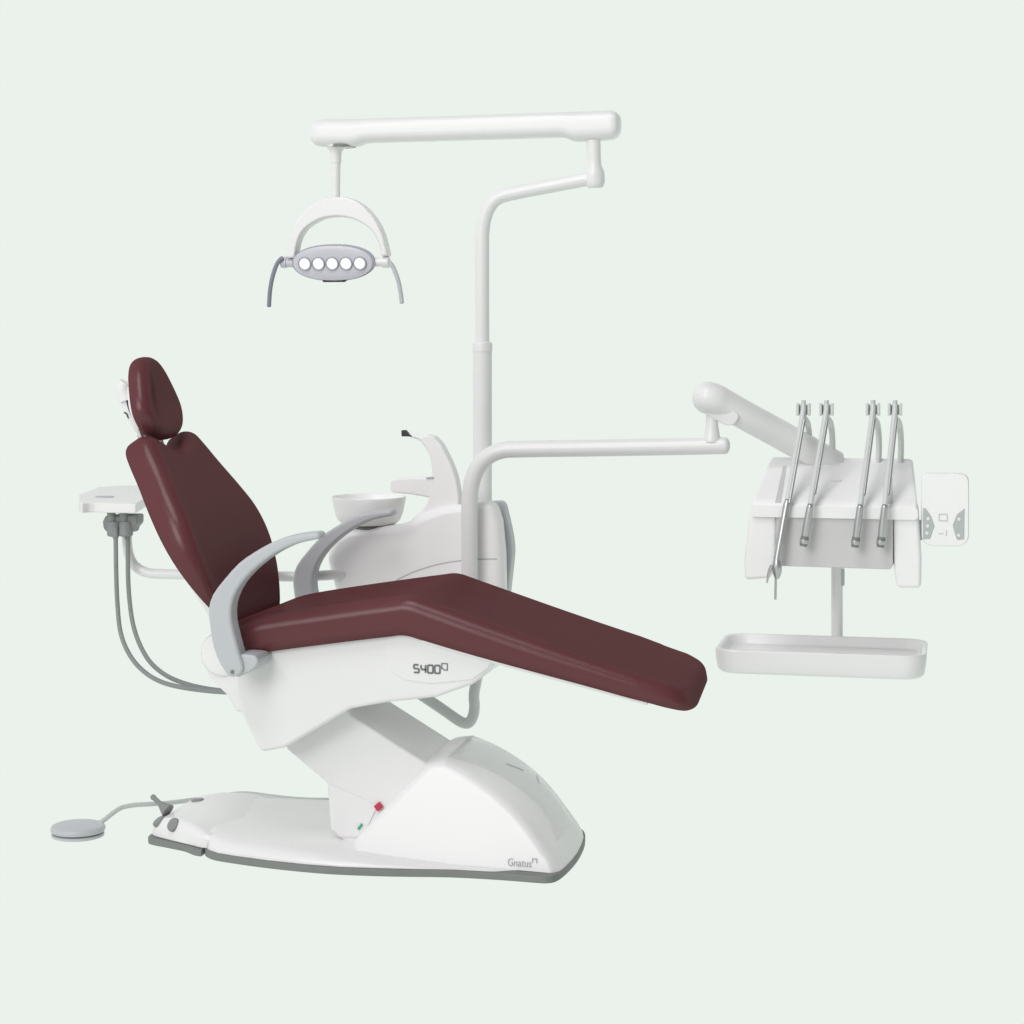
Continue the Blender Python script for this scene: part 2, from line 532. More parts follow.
# seat cushion
SW = .256
sec = [  # bottom (x,z), top (x,z), half width
    ((-.345, .500), (-.395, .532), SW - .05), ((-.34, .499), (-.385, .548), SW - .025), ((-.33, .500), (-.370, .567), SW - .008), ((-.30, .504), (-.325, .587), SW),
    ((-.20, .520), (-.22, .608), SW), ((-.05, .543), (-.05, .636), SW), ((.04, .556), (.055, .652), SW), ((.068, .560), (.082, .656), SW), ((.09, .558), (.105, .6535), SW),
    ((.12, .550), (.135, .644), SW), ((.25, .517), (.27, .601), SW), ((.45, .471), (.465, .539), SW), ((.60, .437), (.610, .495), SW), ((.655, .424), (.640, .485), SW), ((.690, .415), (.678, .474), SW - .003), ((.718, .408), (.703, .468), SW - .010), ((.736, .404), (.721, .462), SW - .022),
    ((.748, .404), (.738, .456), SW - .040), ((.756, .406), (.749, .450), SW - .060), ((.7605, .409), (.756, .444), SW - .080), ((.763, .413), (.7595, .438), SW - .098), ((.764, .418), (.7615, .432), SW - .112)]
bm = bmesh.new(); rings = []
nn = 9
full = []
for i in range(len(sec)):
    full.append((*sec[i][0], *sec[i][1], sec[i][2]))
full = cr(full, 3)
for bx, bz, tx, tz, hw in full:
    B = Vector((bx, 0, bz)); T = Vector((tx, 0, tz)); c = (B + T) / 2; d = (T - B); h = d.length / 2; d.normalize()
    ring = []
    for u, v in rrect(hw, h, min(.038, h * .95), 8, min(.026, h * .8)):
        ring.append(c + Vector((0, u, 0)) + d * (v + (.003 * (1 - (u / hw) ** 2) if v > 0 else 0)))
    rings.append(ring)
loft(bm, rings)
for v in bm.verts:                       # the foot end is cut slightly askew
    if v.co.x > .58: v.co.x -= .052 * v.co.y * (v.co.x - .58) / .18 + .003
obj('seat_cushion', bm, M_leather, chair, angle=80)
bm = bmesh.new()
poly = [(.12, .556), (.3, .510), (.66, .427), (.66, .4175), (.3, .5000), (.12, .545)]
prism(bm, poly, 'y', -.238, .238, .003, 2)
obj('leg_support', bm, M_white, chair)

# backrest
ANG = .598
BV = Vector((-math.sin(ANG), 0, math.cos(ANG))); BN = Vector((math.cos(ANG), 0, math.sin(ANG)))
BO = Vector((-.404, 0, .582))
half = [(0, -.062), (.11, -.058), (.180, -.030), (.232, .03), (.264, .10), (.275, .17), (.266, .24), (.239, .315), (.206, .385), (.182, .445), (.160, .482), (.130, .493), (.098, .481), (.058, .458), (.024, .441), (0, .437)]
hp = cr(half, 4)
outl = hp + [(-u, v) for u, v in hp[-2:0:-1]]
bm = bmesh.new()
pad(bm, outl, BO, Vector((0, 1, 0)), BV, BN, .086, .041, .024, .0004, .012)
for v in bm.verts:                       # the lower end rolls back towards the seat
    d = v.co - BO; k = d.dot(BV); h = d.dot(BN)
    if k < .26: v.co -= BN * (.080 * ((.26 - k) / .32) ** 1.6 * h / .086)
obj('backrest', bm, M_leather, chair, angle=80)
# shell and post behind the backrest
bm = bmesh.new()
sh = [(u * .74, .03 + v * .78) for u, v in outl]
pad(bm, sh, BO - BN * .022, Vector((0, 1, 0)), BV, BN, .0235, .004, .016, 0, 0)
obj('backrest_shell', bm, M_white, chair, angle=60)
bm = bmesh.new()
box(bm, (-.10, -.075, -.045), (.10, .18, -.012), .01)
bmesh.ops.transform(bm, matrix=Matrix.Translation(BO - BN * .018) @ Matrix((Vector((0, 1, 0)), BV, BN)).transposed().to_4x4(), verts=bm.verts)
obj('backrest_bracket', bm, M_white, chair)

# headrest
HA = .30
HV = Vector((-math.sin(HA), 0, math.cos(HA))); HN = Vector((math.cos(HA), 0, math.sin(HA)))
hc0 = at(148, 437, 0)
HO = Vector((-.648, 0, 1.000))
half = [(0, .0), (.05, .003), (.092, .022), (.115, .058), (.117, .095), (.100, .140), (.078, .180), (.052, .207), (.025, .218), (0, .220)]
hp = cr(half, 4); outl = hp + [(-u, v) for u, v in hp[-2:0:-1]]
bm = bmesh.new(); pad(bm, outl, HO, Vector((0, 1, 0)), HV, HN, .053, .028, .020, -.014, .016)
hr = obj('headrest', bm, M_leather, chair, angle=80)
bm = bmesh.new(); pad(bm, [(u * .8, .03 + v * .72) for u, v in outl], HO - HN * .010, Vector((0, 1, 0)), HV, HN, .012, .003, .006)
obj('headrest_shell', bm, M_white, hr)
bm = bmesh.new()
tube(bm, cr([HO + HV * .165 - HN * .012 + Vector((0, -.055, 0)), HO + HV * .15 - HN * .024 + Vector((0, -.055, 0)), HO + HV * .12 - HN * .026 + Vector((0, -.055, 0))], 5), .018, 16)
obj('tilt_knuckle', bm, M_white, hr)
poly = [(n * .72, v) for n, v in [(-.056, .118), (-.050, .085), (-.036, .045), (-.024, .018), (-.012, .018), (-.016, .05), (-.024, .085), (-.026, .12), (-.040, .126)]]
for y0, y1 in ((-.065, -.04), (.04, .065)):
    bm = bmesh.new()
    prism(bm, [(HO.x + HN.x * n + HV.x * v, HO.z + HN.z * n + HV.z * v) for n, v in poly], 'y', y0, y1, .004, 2)
    obj('headrest_lever', bm, M_white, hr)
bm = bmesh.new()
tube(bm, cr([HO + HV * v - HN * n * .75 + Vector((0, -.067, 0)) for v, n in ((.125, .024), (.10, .026), (.075, .021), (.055, .013))], 4), .0028, 10)
obj('lever_spring', bm, M_dark, hr)
bm = bmesh.new()
tube(bm, cr([HO + HV * v - HN * n * .72 + Vector((0, -.067, 0)) for v, n in ((.092, .050), (.088, .042), (.075, .040))], 4), .0018, 8)
obj('lever_spring', bm, M_dark, hr)
bm = bmesh.new()
p = HO + HV * .022 - HN * .016 + Vector((0, -.055, 0))
lathe(bm, [(0, -.006), (.006, -.006), (.007, .006), (0, .007)], p, HV, 14)
obj('lever_tip', bm, M_rim, hr)
for y in (-.03, .03):
    bm = bmesh.new()
    tube(bm, [HO - HN * .004 + HV * .05 + Vector((0, y, 0)), HO - HN * .002 - HV * .04 + Vector((0, y, 0)), BO + BV * .40 - BN * .012 + Vector((0, y, 0))], .008, 14)
    obj('headrest_stem', bm, M_white, hr)

# armrests
outer = [(232.7, 676), (224, 664), (216.6, 646), (212.8, 623), (211.8, 608), (216, 593.5), (227, 578.6), (241.5, 562.5), (256, 552), (273.8, 542), (291, 535.2), (309, 532), (322.5, 531)]
inner = [(323.5, 538), (309, 540.5), (294, 545), (278, 553), (262, 564.5), (249, 577), (240, 590), (235, 604), (234.8, 619.6), (238.6, 637), (243, 653), (247, 668), (241, 675)]
poly = xz(cr(outer, 2) + cr(inner, 2), -.31)
bm = bmesh.new(); prism(bm, poly, 'y', -.335, -.285, .012, 4, .5)
ar = obj('armrest', bm, M_arm, chair)
poly = xz(cr([(238, 655), (252, 653), (260.6, 656), (260.5, 664), (252, 671), (238, 675)], 3, True), -.30)
bm = bmesh.new(); prism(bm, poly, 'y', -.325, -.22, .006, 3)
obj('armrest_mount', bm, M_arm, ar)
a = at(232, 672, -.337); bm = bmesh.new(); lathe(bm, [(0, .003), (.004, .002), (.005, -.004), (0, -.004)], a, (0, -1, 0), 14)
obj('armrest_screw', bm, M_rim, ar)
a2 = copy_part(ar, (0, .62, 0))
# the far armrest is mirrored front to back so its mount points at the seat
a2.scale = (1, -1, 1); a2.location = (0, 0, 0)

# ------------------------------------------------------------------ cuspidor unit
unit = thing('cuspidor_unit', 'white cuspidor unit with round spittoon bowl and black tipped spout behind the chair', 'cuspidor', (.05, .5, .5))
BY = .40
body = [(325, 556), (333, 538), (347, 530), (402, 525), (418, 516), (440, 508), (470, 503), (493, 502), (499, 522), (502, 552), (503, 600), (497, 650), (470, 668), (400, 660), (352, 630), (334, 590)]
poly = xz(body, BY)
bm = bmesh.new(); prism(bm, poly, 'y', BY, .475, .022, 4, .35)
ub = obj('unit_body', bm, M_pale, unit)
bm = bmesh.new()
stroke(bm, xz(cr([(396, 580.5), (407, 575), (415, 571.5), (430, 566.5), (445, 563), (458, 561), (470, 560)], 4), BY - .0006), .0032, BY - .0006)
obj('panel_seam', bm, M_arm, ub, smooth=False)
bm = bmesh.new(); stroke(bm, xz([(476, 559.3), (497, 559)], BY - .0006), .0032, BY - .0006)
obj('panel_seam', bm, M_arm, ub, smooth=False)
poly = xz(cr([(486, 502), (500, 501.5)], 2) + cr([(503.5, 505), (509, 528), (512, 548), (511, 565), (508, 592), (503, 640)], 3) + [(400, 655), (360, 600), (352, 545), (360, 536), (410, 530), (440, 515), (470, 506)], .48)
bm = bmesh.new(); prism(bm, poly, 'y', .477, .530, .006, 3, .5)
obj('unit_back_cover', bm, M_grey and M_arm, unit)
# bowl
bc = at(369, 497, .468)
bm = bmesh.new()
lathe(bm, [(0, -.076), (.058, -.076), (.074, -.073), (.086, -.062), (.094, -.042), (.100, -.012), (.1025, .0), (.101, .002), (.0985, .0), (.092, -.03), (.082, -.052), (.05, -.066), (.012, -.070), (0, -.070)], bc, (0, 0, 1), 56)
bo = obj('spittoon_bowl', bm, M_pale, unit, angle=60)
bm = bmesh.new(); lathe(bm, [(0, -.0765), (.060, -.0765), (.062, -.080), (.060, -.086), (.050, -.096), (0, -.096)], bc + Vector((.012, 0, 0)), (0, 0, 1), 40)  # dark ring added as the shade under the bowl
obj('bowl_shade_ring', bm, M_rim, bo)
# column with spout
left = [(407, 523), (420, 512), (428, 500), (431.5, 479), (431, 465), (428, 453), (422, 444)]
right = [(433, 436.5), (440, 444), (446, 455), (451.5, 467), (455.5, 479), (458, 495), (458.5, 512)]
poly = xz(cr(left, 3) + cr([(422, 444), (420, 439), (425, 435), (433, 436.5)], 3)[1:-1] + cr(right, 3) + [(458, 530), (410, 532)], .42)
bm = bmesh.new(); prism(bm, poly, 'y', .422, .468, .016, 4, .5)
colm = obj('spout_column', bm, M_pale, unit)
bm = bmesh.new()
p = [at(*q, .445) for q in ((428, 441), (420, 437.5), (413, 435.8), (407, 434.5))]
tube(bm, cr(p, 4), .006, 14, True, [.014, .012, .0105, .009, .008, .007, .0065, .006, .0055, .005, .0048, .0045, .0045])
sp = obj('water_spout', bm, M_pale, colm)
bm = bmesh.new()
q = xz([(402, 430.2), (406, 430), (407.5, 432), (413, 436.3), (408, 436.4), (402.2, 436.3)], .445)
prism(bm, q, 'y', .436, .454, .0015, 2)
obj('nozzle_tip', bm, M_dark, sp)
# cup filler shelf
bm = bmesh.new()
poly = xz([(387.5, 483), (390, 480), (400, 478.6), (436, 478), (436, 500), (428, 498.5), (408, 495), (390, 493.2), (387.5, 491)], .40)
prism(bm, poly, 'y', .424, .466, .010, 3, .4)
obj('cup_shelf', bm, M_pale, colm)
bm = bmesh.new(); poly = xz([(424, 478.2), (432, 477), (432, 479), (424, 479)], .40); prism(bm, poly, 'y', .42, .46, .0005, 1)
obj('shelf_catch', bm, M_arm, colm)
# U shaped carrying tube below the chair
bm = bmesh.new()
p = [at(*q, .24) for q in ((405, 684), (425, 697.5), (445, 711), (457, 719.5), (464, 723), (469, 722.5), (473, 716), (474.5, 706), (474.5, 690), (474.5, 660), (474, 640))]
p[-1].y = .42; p[-2].y = .34
tube(bm, cr(p, 5), .0142, 20)
obj('support_tube', bm, M_support, unit)

# ------------------------------------------------------------------ operating light
LY = .565
lamp = thing('operating_light', 'white overhead operating light on a tall bent pole with five round lamps', 'dental light', (at(482, 560, LY).x, LY, at(482, 560, LY).z))
bm = bmesh.new()
tube(bm, [at(482.5, 640, LY), at(482.5, 352, LY)], .0262, 28)
lp = obj('lower_pole', bm, M_tube, lamp)
bm = bmesh.new(); c = at(482.5, 352, LY)
lathe(bm, [(.0262, 0), (.0275, .001), (.0275, .022), (.025, .026), (.020, .030), (.0, .030)], c, (0, 0, 1), 32)
obj('pole_collar', bm, M_tube, lamp)
bm = bmesh.new()
p = [at(*q, LY) for q in ((482.5, 352), (482.3, 300), (482.3, 250), (482.6, 233), (484.5, 219), (489.5, 206.5), (498, 198), (510, 194), (540, 188), (572, 182), (590, 178.5))]
tube(bm, cr(p, 5), .0192, 24)
obj('upper_pole', bm, M_tube, lamp)
c = at(595, 180, LY); bm = bmesh.new()
lathe(bm, [(0, -.022), (.018, -.022), (.024, -.016), (.027, -.004), (.027, .016), (.024, .028), (.0195, .038), (.0185, .06), (.0195, .11), (0, .11)], c, (-.03, -.06, 1), 32)
obj('arm_pivot', bm, M_tube, lamp)
stations = [(313, 129, 138), (314.2, 125, 142.5), (318, 121.3, 146), (325, 119.8, 147), (335, 119.6, 147.3), (345, 119.6, 147.4), (353, 119.5, 147.2), (359, 119.4, 146), (364, 119.3, 143.6), (369, 119.2, 142.6), (430, 117.4, 141), (500, 115, 139), (562, 112.8, 137.2), (567, 112.6, 138.2), (571, 112.5, 140.2), (577, 112.3, 141.6), (590, 111.6, 141.2), (605, 111, 140.3), (612, 110.9, 139.5), (616.5, 112.5, 137), (619, 115.5, 132.5), (620, 119, 128)]
bm = bmesh.new(); rings = []
for px, t0, b0 in stations:
    p, q = at(px, t0, LY), at(px, b0, LY); h = (p.z - q.z) / 2
    w_ = .040 * min(1, (h / .031) ** .6)
    rings.append([(p.x, LY + u, (p.z + q.z) / 2 + v) for u, v in rrect(w_, h, min(w_, h) * .72, 7)])
loft(bm, rings)
obj('balanced_arm', bm, M_tube, lamp, angle=50)
KY = .565
c = at(336, 147, KY); bm = bmesh.new()
lathe(bm, [(0, .012), (.030, .012), (.030, .001), (.026, -.002), (.019, -.010), (.0155, -.018), (.0145, -.045), (.0128, -.046), (.0120, -.09), (.0115, -.15), (0, -.15)], c, (0, 0, 1), 32)
obj('lamp_stem', bm, M_tube, lamp)
bm = bmesh.new(); lathe(bm, [(.0, .006), (.036, .006), (.036, -.0005), (0, -.0005)], at(343, 147.2, KY), (0, 0, 1), 32)
obj('pivot_gap', bm, M_rim, lamp)
yo = [(286, 258), (288.5, 243), (293, 228.5), (301, 214.5), (312, 204.5), (324, 198.6), (337, 196.6), (350, 198.2), (362, 204.5), (374, 217.5), (382.5, 234), (388, 256)]
yi = [(381, 256), (378.5, 243), (371, 230), (359, 221.5), (347, 217.5), (336, 216.5), (323, 218.2), (311, 224), (303, 231), (297.5, 242), (294.5, 258)]
poly = xz(cr(yo, 3) + cr(yi, 3), KY - .02)
bm = bmesh.new(); prism(bm, poly, 'y', KY - .024, KY + .024, .006, 3, .6)
obj('yoke', bm, M_white, lamp)
# lamp head: shallow elliptical housing facing the patient
hc = at(333, 263, KY - .02)
tilt = math.radians(12)
LN = Vector((0, -math.cos(tilt), -math.sin(tilt))); LU = Vector((1, 0, 0)); LV = Vector((0, -math.sin(tilt), math.cos(tilt)))
ell = [(.121 * math.copysign(abs(math.cos(a)) ** .92, math.cos(a)), .0515 * math.copysign(abs(math.sin(a)) ** .92, math.sin(a))) for a in (2 * math.pi * (k + .5) / 64 for k in range(64))]


def ering(s, n, dz=0): return [hc + LU * u * s + LV * (v * s + dz) + LN * n for u, v in ell]


bm = bmesh.new(); loft(bm, [ering(.55, -.050), ering(.82, -.044), ering(.95, -.030), ering(1.0, -.012), ering(1.0, -.002)])
head = obj('lamp_head', bm, M_lamprim, lamp, angle=60)
bm = bmesh.new(); loft(bm, [ering(.965, -.004), ering(.96, .002), ering(.93, .005), ering(.6, .008)])
face = obj('lamp_face', bm, M_lampface, head, angle=60)
for k in range(5):
    c = hc + LU * ((k - 2) * .0403) + LN * .0085
    bm = bmesh.new(); lathe(bm, [(.0188, -.001), (.0192, .0026), (.0178, .0044), (.0164, .0036), (.0160, -.001)], c, LN, 28)
    bz = obj('led_bezel', bm, M_lamprim, face)
    bm = bmesh.new(); lathe(bm, [(.0158, .001), (.012, .0022), (0, .003)], c, LN, 28)
    obj('led_lens', bm, M_led, bz)
bm = bmesh.new(); p = hc + LV * -.050 + LN * -.004
loft(bm, [[p + LU * u + LV * v + LN * n for u, v in rrect(.034, .0045, .004, 4)] for n in (-.02, 0, .004)])
obj('touch_sensor', bm, M_dark, head)
for sx, path, mat in ((-1, ((282, 258), (277, 264), (272.5, 277), (270, 291), (269, 306)), M_lampdark), (1, ((389, 262), (393, 267), (398, 280), (400.5, 292), (401.8, 302.5)), M_arm)):
    bm = bmesh.new(); p = [at(*q, KY - .02) for q in path]
    dome_tube(bm, cr(p, 5), .0062, 14)
    hd = obj('lamp_handle', bm, mat, lamp)
    bm = bmesh.new()
    q0 = at(282, 262, KY) if sx < 0 else at(389, 262, KY); q1 = at(294, 263, KY) if sx < 0 else at(374, 262, KY)
    tube(bm, [q0, q0.lerp(q1, .4), q0.lerp(q1, .45), q1], .014, 20, True, [.0165, .0165, .013, .013])
    obj('handle_pivot', bm, M_lampface if sx < 0 else M_white, hd)

# ------------------------------------------------------------------ delivery unit
DY = .36
deli = thing('delivery_unit', 'white delivery unit with instrument console and hanging tray on a jointed arm at right', 'delivery unit', (at(470, 560, DY).x, DY, at(470, 560, DY).z))
bm = bmesh.new()
p = [at(*q, DY) for q in ((469.5, 640), (469.5, 560), (469.5, 510), (470, 495), (472.5, 480), (479, 466), (489, 456), (502, 450.5), (520, 449.2), (600, 448), (680, 446.6), (725, 445.6))]
dome_tube(bm, cr(p, 5), .0222, 26)
obj('horizontal_arm', bm, M_tube, deli)
bm = bmesh.new(); c = at(712, 440, DY)
lathe(bm, [(0, -.005), (.0235, -.005), (.0235, .004), (.021, .010), (.0165, .035), (.0155, .075), (0, .075)], c, (0, 0, 1), 30)
obj('arm_post', bm, M_tube, deli)
ax = [at(*q) for q in ((708.5, 398, DY), (715, 399.5, DY), (724, 404, DY + .012), (745, 415.5, DY + .035), (770, 429, DY + .07), (800, 445.5, DY + .11), (835, 465, DY + .16))]
ax = cr(ax, 4); nA = len(ax); d0 = (Vector(ax[0]) - Vector(ax[2])).normalized()
pre = [tuple(Vector(ax[0]) + d0 * .042 * math.sin(a)) for a in (1.5, 1.3, 1.05, .8, .5, .25)]
rad = [.0425 * max(.06, math.cos(a)) for a in (1.5, 1.3, 1.05, .8, .5, .25)] + [.0425 - .0045 * min(1, i / (nA * .45)) for i in range(nA)]
bm = bmesh.new(); tube(bm, pre + ax, .04, 36, True, rad)
obj('balanced_arm', bm, M_tube, deli, angle=60)
bm = bmesh.new(); poly = xz(cr([(697, 402), (700, 410), (707, 415), (723, 424), (729, 425.5), (735, 423), (738, 414), (720, 404)], 3, True), DY - .02)
prism(bm, poly, 'y', DY - .018, DY + .026, .008, 3, .6)
obj('arm_knuckle', bm, M_tube, deli)
bm = bmesh.new(); a_ = at(830, 470, .55); box(bm, (a_.x - .05, .50, a_.z - .10), (a_.x + .05, .58, a_.z + .0), .01)
obj('arm_mount', bm, M_pale, deli)

# console: a top deck sloping towards the dentist, two cheeks, and a grey front panel
YF, YB = .26, .52
zf = at(835, 506, YF).z; zb = at(835, 458, YB).z
xl = at(751, 506, YF).x; xr = at(918, 506, YF).x
xlb = at(771, 458, YB).x; xrb = at(913, 458, YB).x
bm = bmesh.new(); rings = []
NS = 10
for k in range(NS + 1):
    t = k / NS; y = YF - .014 + (YB - YF + .014) * t; z = zf + (zb - zf) * (t ** .8); x0 = xl + (xlb - xl) * t; x1 = xr + (xrb - xr) * t
    cx, w = (x0 + x1) / 2, (x1 - x0) / 2
    th = .030
    rings.append([(cx + u, y, z - th / 2 + v) for u, v in rrect(w, th / 2, .010, 4)])
loft(bm, rings)
deck = obj('console_deck', bm, M_pale, deli, angle=60)
bm = bmesh.new()
poly = xz([(757, 500), (912, 500), (912, 566), (757, 566)], YF + .02)
prism(bm, poly, 'y', YF + .028, YB - .04, .02, 3)
obj('console_body', bm, M_pale, deli)
for pts in ([(751, 504), (777, 504), (776, 560), (771, 578), (745, 580), (744, 560)], [(893, 504), (918, 504), (921.5, 560), (921, 588), (897, 588), (894, 570)]):
    bm = bmesh.new(); prism(bm, xz(pts, YF), 'y', YF - .004, YF + .05, .010, 3, .3)
    obj('console_cheek', bm, M_pale, deli)
bm = bmesh.new()
prism(bm, xz([(776, 514), (893, 514), (893, 523), (893, 566), (890, 569.5), (776, 566)], YF - .008), 'y', YF - .008, YF + .04, .003, 2, .4)
panel = obj('console_front_panel', bm, M_panel, deli)
# grooves in the deck where the instrument arms run


for (a0, a1), (b0, b1), m in ((((783, 466), (786.5, 466)), ((775, 503), (781, 503)), M_panel), (((889, 478), (892.5, 478)), ((887, 504), (892.5, 504)), M_panel)):
    rows = []
    for k in range(9):
        t = k / 8
        rows.append([surf(deck, p[0] + (q[0] - p[0]) * t, p[1] + (q[1] - p[1]) * t)[0] + Vector((0, 0, .001)) for p, q in ((a0, b0), (a1, b1))])
    bm = bmesh.new(); vs = [[bm.verts.new(p) for p in r] + [bm.verts.new(p - Vector((0, 0, .004))) for p in r[::-1]] for r in rows]
    for u, w_ in zip(vs, vs[1:]):
        for i in range(4): bm.faces.new((u[i], u[(i + 1) % 4], w_[(i + 1) % 4], w_[i]))
    bm.faces.new(vs[0]); bm.faces.new(vs[-1][::-1])
    obj('instrument_channel', bm, m, deck)
bm = bmesh.new(); tube(bm, cr([surf(deck, 831, 480.5)[0], surf(deck, 836, 481.5)[0], surf(deck, 842, 480.5)[0]], 3), .0016, 8)
obj('deck_emblem', bm, M_panel, deck)
# keypad
KPY = .27
kx = [at(921, 473, KPY), at(969, 547, KPY)]
kc = (kx[0] + kx[1]) / 2; kw = (kx[1].x - kx[0].x) / 2; kh = (kx[0].z - kx[1].z) / 2
bm = bmesh.new()
loft(bm, [[(kc.x + u * s, KPY + dy, kc.z + v * s) for u, v in rrect(kw, kh, .02, 6, .028)] for s, dy in ((.96, 0), (.99, .003), (1, .008), (1, .022), (.97, .028))])
kp = obj('control_keypad', bm, M_pale, deli, angle=50)
Z10 = lambda pts: [(900 + a / 9.31, 450 + b / 9.31) for a, b in pts]
for pts in ([(215, 540), (240, 545), (290, 620), (320, 710), (300, 760), (280, 825), (215, 830)], [(600, 545), (595, 830), (530, 835), (508, 770), (490, 700), (530, 600)]):
    bm = bmesh.new(); prism(bm, xz(Z10(pts), KPY), 'y', KPY - .002, KPY + .004, .0008, 1)
    pt = obj('button_panel', bm, M_key, kp)
    for q in ([(262, 640), (258, 708), (252, 775)] if pts[0][0] < 400 else [(550, 645), (548, 795)]):
        bm = bmesh.new(); c = at(*Z10([q])[0], KPY - .002)
        lathe(bm, [(0, .0018), (.0035, .0016), (.0045, 0), (.0045, -.001)], c, (0, -1, 0), 16)
        obj('key_button', bm, M_white, pt)
y = KPY - .0006
for s in ([(365, 600), (440, 600), (440, 660), (365, 660), (365, 600)], [(360, 780), (405, 780)], [(432, 745), (432, 800)]):
    bm = bmesh.new(); stroke(bm, xz(Z10(s), y), .0026, y)
    obj('keypad_symbol', bm, M_panel, kp, smooth=False)
bm = bmesh.new(); a, b = at(916, 520, KPY + .02), at(922, 540, KPY + .02)
box(bm, (a.x, KPY + .008, b.z), (b.x, KPY + .03, a.z), .002)
obj('keypad_bracket', bm, M_arm, kp)
# tray post and tray
PY = .512
bm = bmesh.new(); tube(bm, [at(837, 562, PY), at(837, 645, PY)], .0152, 24)
post = obj('tray_post', bm, M_tube, deli)
bm = bmesh.new(); a = at(843, 577, PY); box(bm, (a.x - .006, PY - .01, a.z - .022), (a.x + .004, PY + .01, a.z + .022), .002)
obj('post_clip', bm, M_arm, post)
tz = at(820, 653, .21).z
pl = xy([(726, 649.5), (905, 657.5), (925, 643), (912, 638), (843, 635), (787, 632), (737, 632.5)], tz)
n0, n1 = at(715, 655, .25), at(927, 650, .30)
X0, X1, Y0, Y1 = n0.x, n1.x, .205, .205 + .30
bm = bmesh.new()


def trr(g, z): return [((X0 + X1) / 2 + u, (Y0 + Y1) / 2 + v, z) for u, v in rrect((X1 - X0) / 2 - g, (Y1 - Y0) / 2 - g, .055 - g * .5, 8)]


loft(bm, [trr(.030, tz - .062), trr(.014, tz - .060), trr(.006, tz - .052), trr(.002, tz - .03), trr(0, tz - .006), trr(.002, tz), trr(.008, tz + .001), trr(.013, tz - .004), trr(.018, tz - .022), trr(.026, tz - .026)])
obj('tray', bm, M_white, deli, angle=60)

# ------------------------------------------------------------------ instruments on the console
HP = [((803.5, 411), (777, 560), 'syringe'), ((826.5, 411), (803.5, 545), 'hand'), ((873, 411), (855, 546), 'hand'), ((895, 411), (880.5, 546), 'hand')]
LBL = ['slim metal syringe with thin needle nozzle, hanging lowest at left of console',
       'slim grey handpiece hanging just right of the syringe on the console',
       'slim grey handpiece hanging left of the rightmost one on the console',
       'rightmost slim grey handpiece on the console, nearest the keypad']
for i, (tp, bt_, kind) in enumerate(HP):
    yt, yb = .38, YF - .045
    # whip arm (part of the unit): flat pale spring arm from the deck's back up to a clip
    T = at(tp[0], tp[1], yt)
    bm = bmesh.new()
    f = at(tp[0] + 5, 470, .50)
    tube(bm, cr([f, at(tp[0] + 6, 445, .50), at(tp[0] + 4.5, 425, .46), T + Vector((0, .012, -.02)), T + Vector((0, .010, .01))], 4), .008, 12, True, None, 1.6)
    wh = obj('whip_arm', bm, M_whip, deli)
    bm = bmesh.new()
    for s in (-1, 1):
        box(bm, (T.x + s * .0145 - .0035, T.y - .014, T.z - .012), (T.x + s * .0145 + .0035, T.y + .014, T.z + .020), .002)
    box(bm, (T.x - .012, T.y + .004, T.z - .010), (T.x + .012, T.y + .012, T.z + .016), .002)
    tube(bm, [T + Vector((0, .0, .010)), T + Vector((0, 0, .028))], .006, 12)
    obj('hose_clip', bm, M_whip, wh)
    B = at(bt_[0], bt_[1], yb)
    th = thing('syringe' if kind == 'syringe' else 'handpiece', LBL[i], 'dental syringe' if kind == 'syringe' else 'handpiece', B, None if kind == 'syringe' else 'handpieces hanging on the console')
    def line(t, lift=0.0, dx=0.0):       # along the hanging instrument: leans over the deck, then hangs in front of it
        y = yt + (yb - yt) * min(1, t * 1.45) - lift
        return at(tp[0] + (bt_[0] - tp[0]) * t + dx, tp[1] + (bt_[1] - tp[1]) * t, y)
    S = line(.60 if kind == 'syringe' else .70)
    e = (B - S).normalized()
    bm = bmesh.new(); tube(bm, [T + Vector((0, -.004, .018)), T + Vector((0, -.008, .004))] + [line(t) for t in (.08, .2, .32, .44, .56)] + [S], .0072, 14)
    obj('hose', bm, M_whip, th)
    bm = bmesh.new()
    tube(bm, [line(t, .004, 2.4) for t in (.06, .2, .35, .5, .62)], .0042, 10)
    obj('steel_rod', bm, M_metal, th)
    bm = bmesh.new()
    if kind == 'syringe':
        tube(bm, [S, S + e * .01, S.lerp(B, .6), B], .009, 16, True, [.007, .0095, .010, .0095])
        obj('body', bm, M_metal, th)
        bm = bmesh.new(); q = at(777, 568, yb)
        lathe(bm, [(0, .026), (.008, .024), (.0125, .006), (.012, -.01), (.006, -.026), (0, -.028)], q, (0, 0, 1), 20)
        obj('syringe_head', bm, M_metal, th)
        bm = bmesh.new(); tube(bm, [at(776, 570, yb), at(775.4, 599.5, yb)], .0032, 10)
        obj('nozzle', bm, M_metal, th)
        bm = bmesh.new(); tube(bm, cr([at(772, 566, yb), at(769, 572, yb), at(767, 583, yb)], 4), .003, 10, True, [.006, .0055, .005, .0045, .004, .0035, .003, .0025, .002])
        obj('trigger', bm, M_metal, th)
    else:
        tube(bm, [S, S + e * .006, S.lerp(B, .55), B - e * .02], .009, 18, True, [.007, .0088, .0098, .0092])
        obj('body', bm, M_metal, th)
        bm = bmesh.new(); lathe(bm, [(0, -.024), (.0095, -.023), (.0105, -.016), (.0105, -.004), (.009, .0), (.009, .003), (0, .003)], B, e, 18)
        cp = obj('coupling', bm, M_rim, th)
        bm = bmesh.new(); lathe(bm, [(.0108, -.014), (.0112, -.012), (.0112, -.006), (.0108, -.004)], B, e, 18)
        obj('coupling_ring', bm, M_metal, cp)

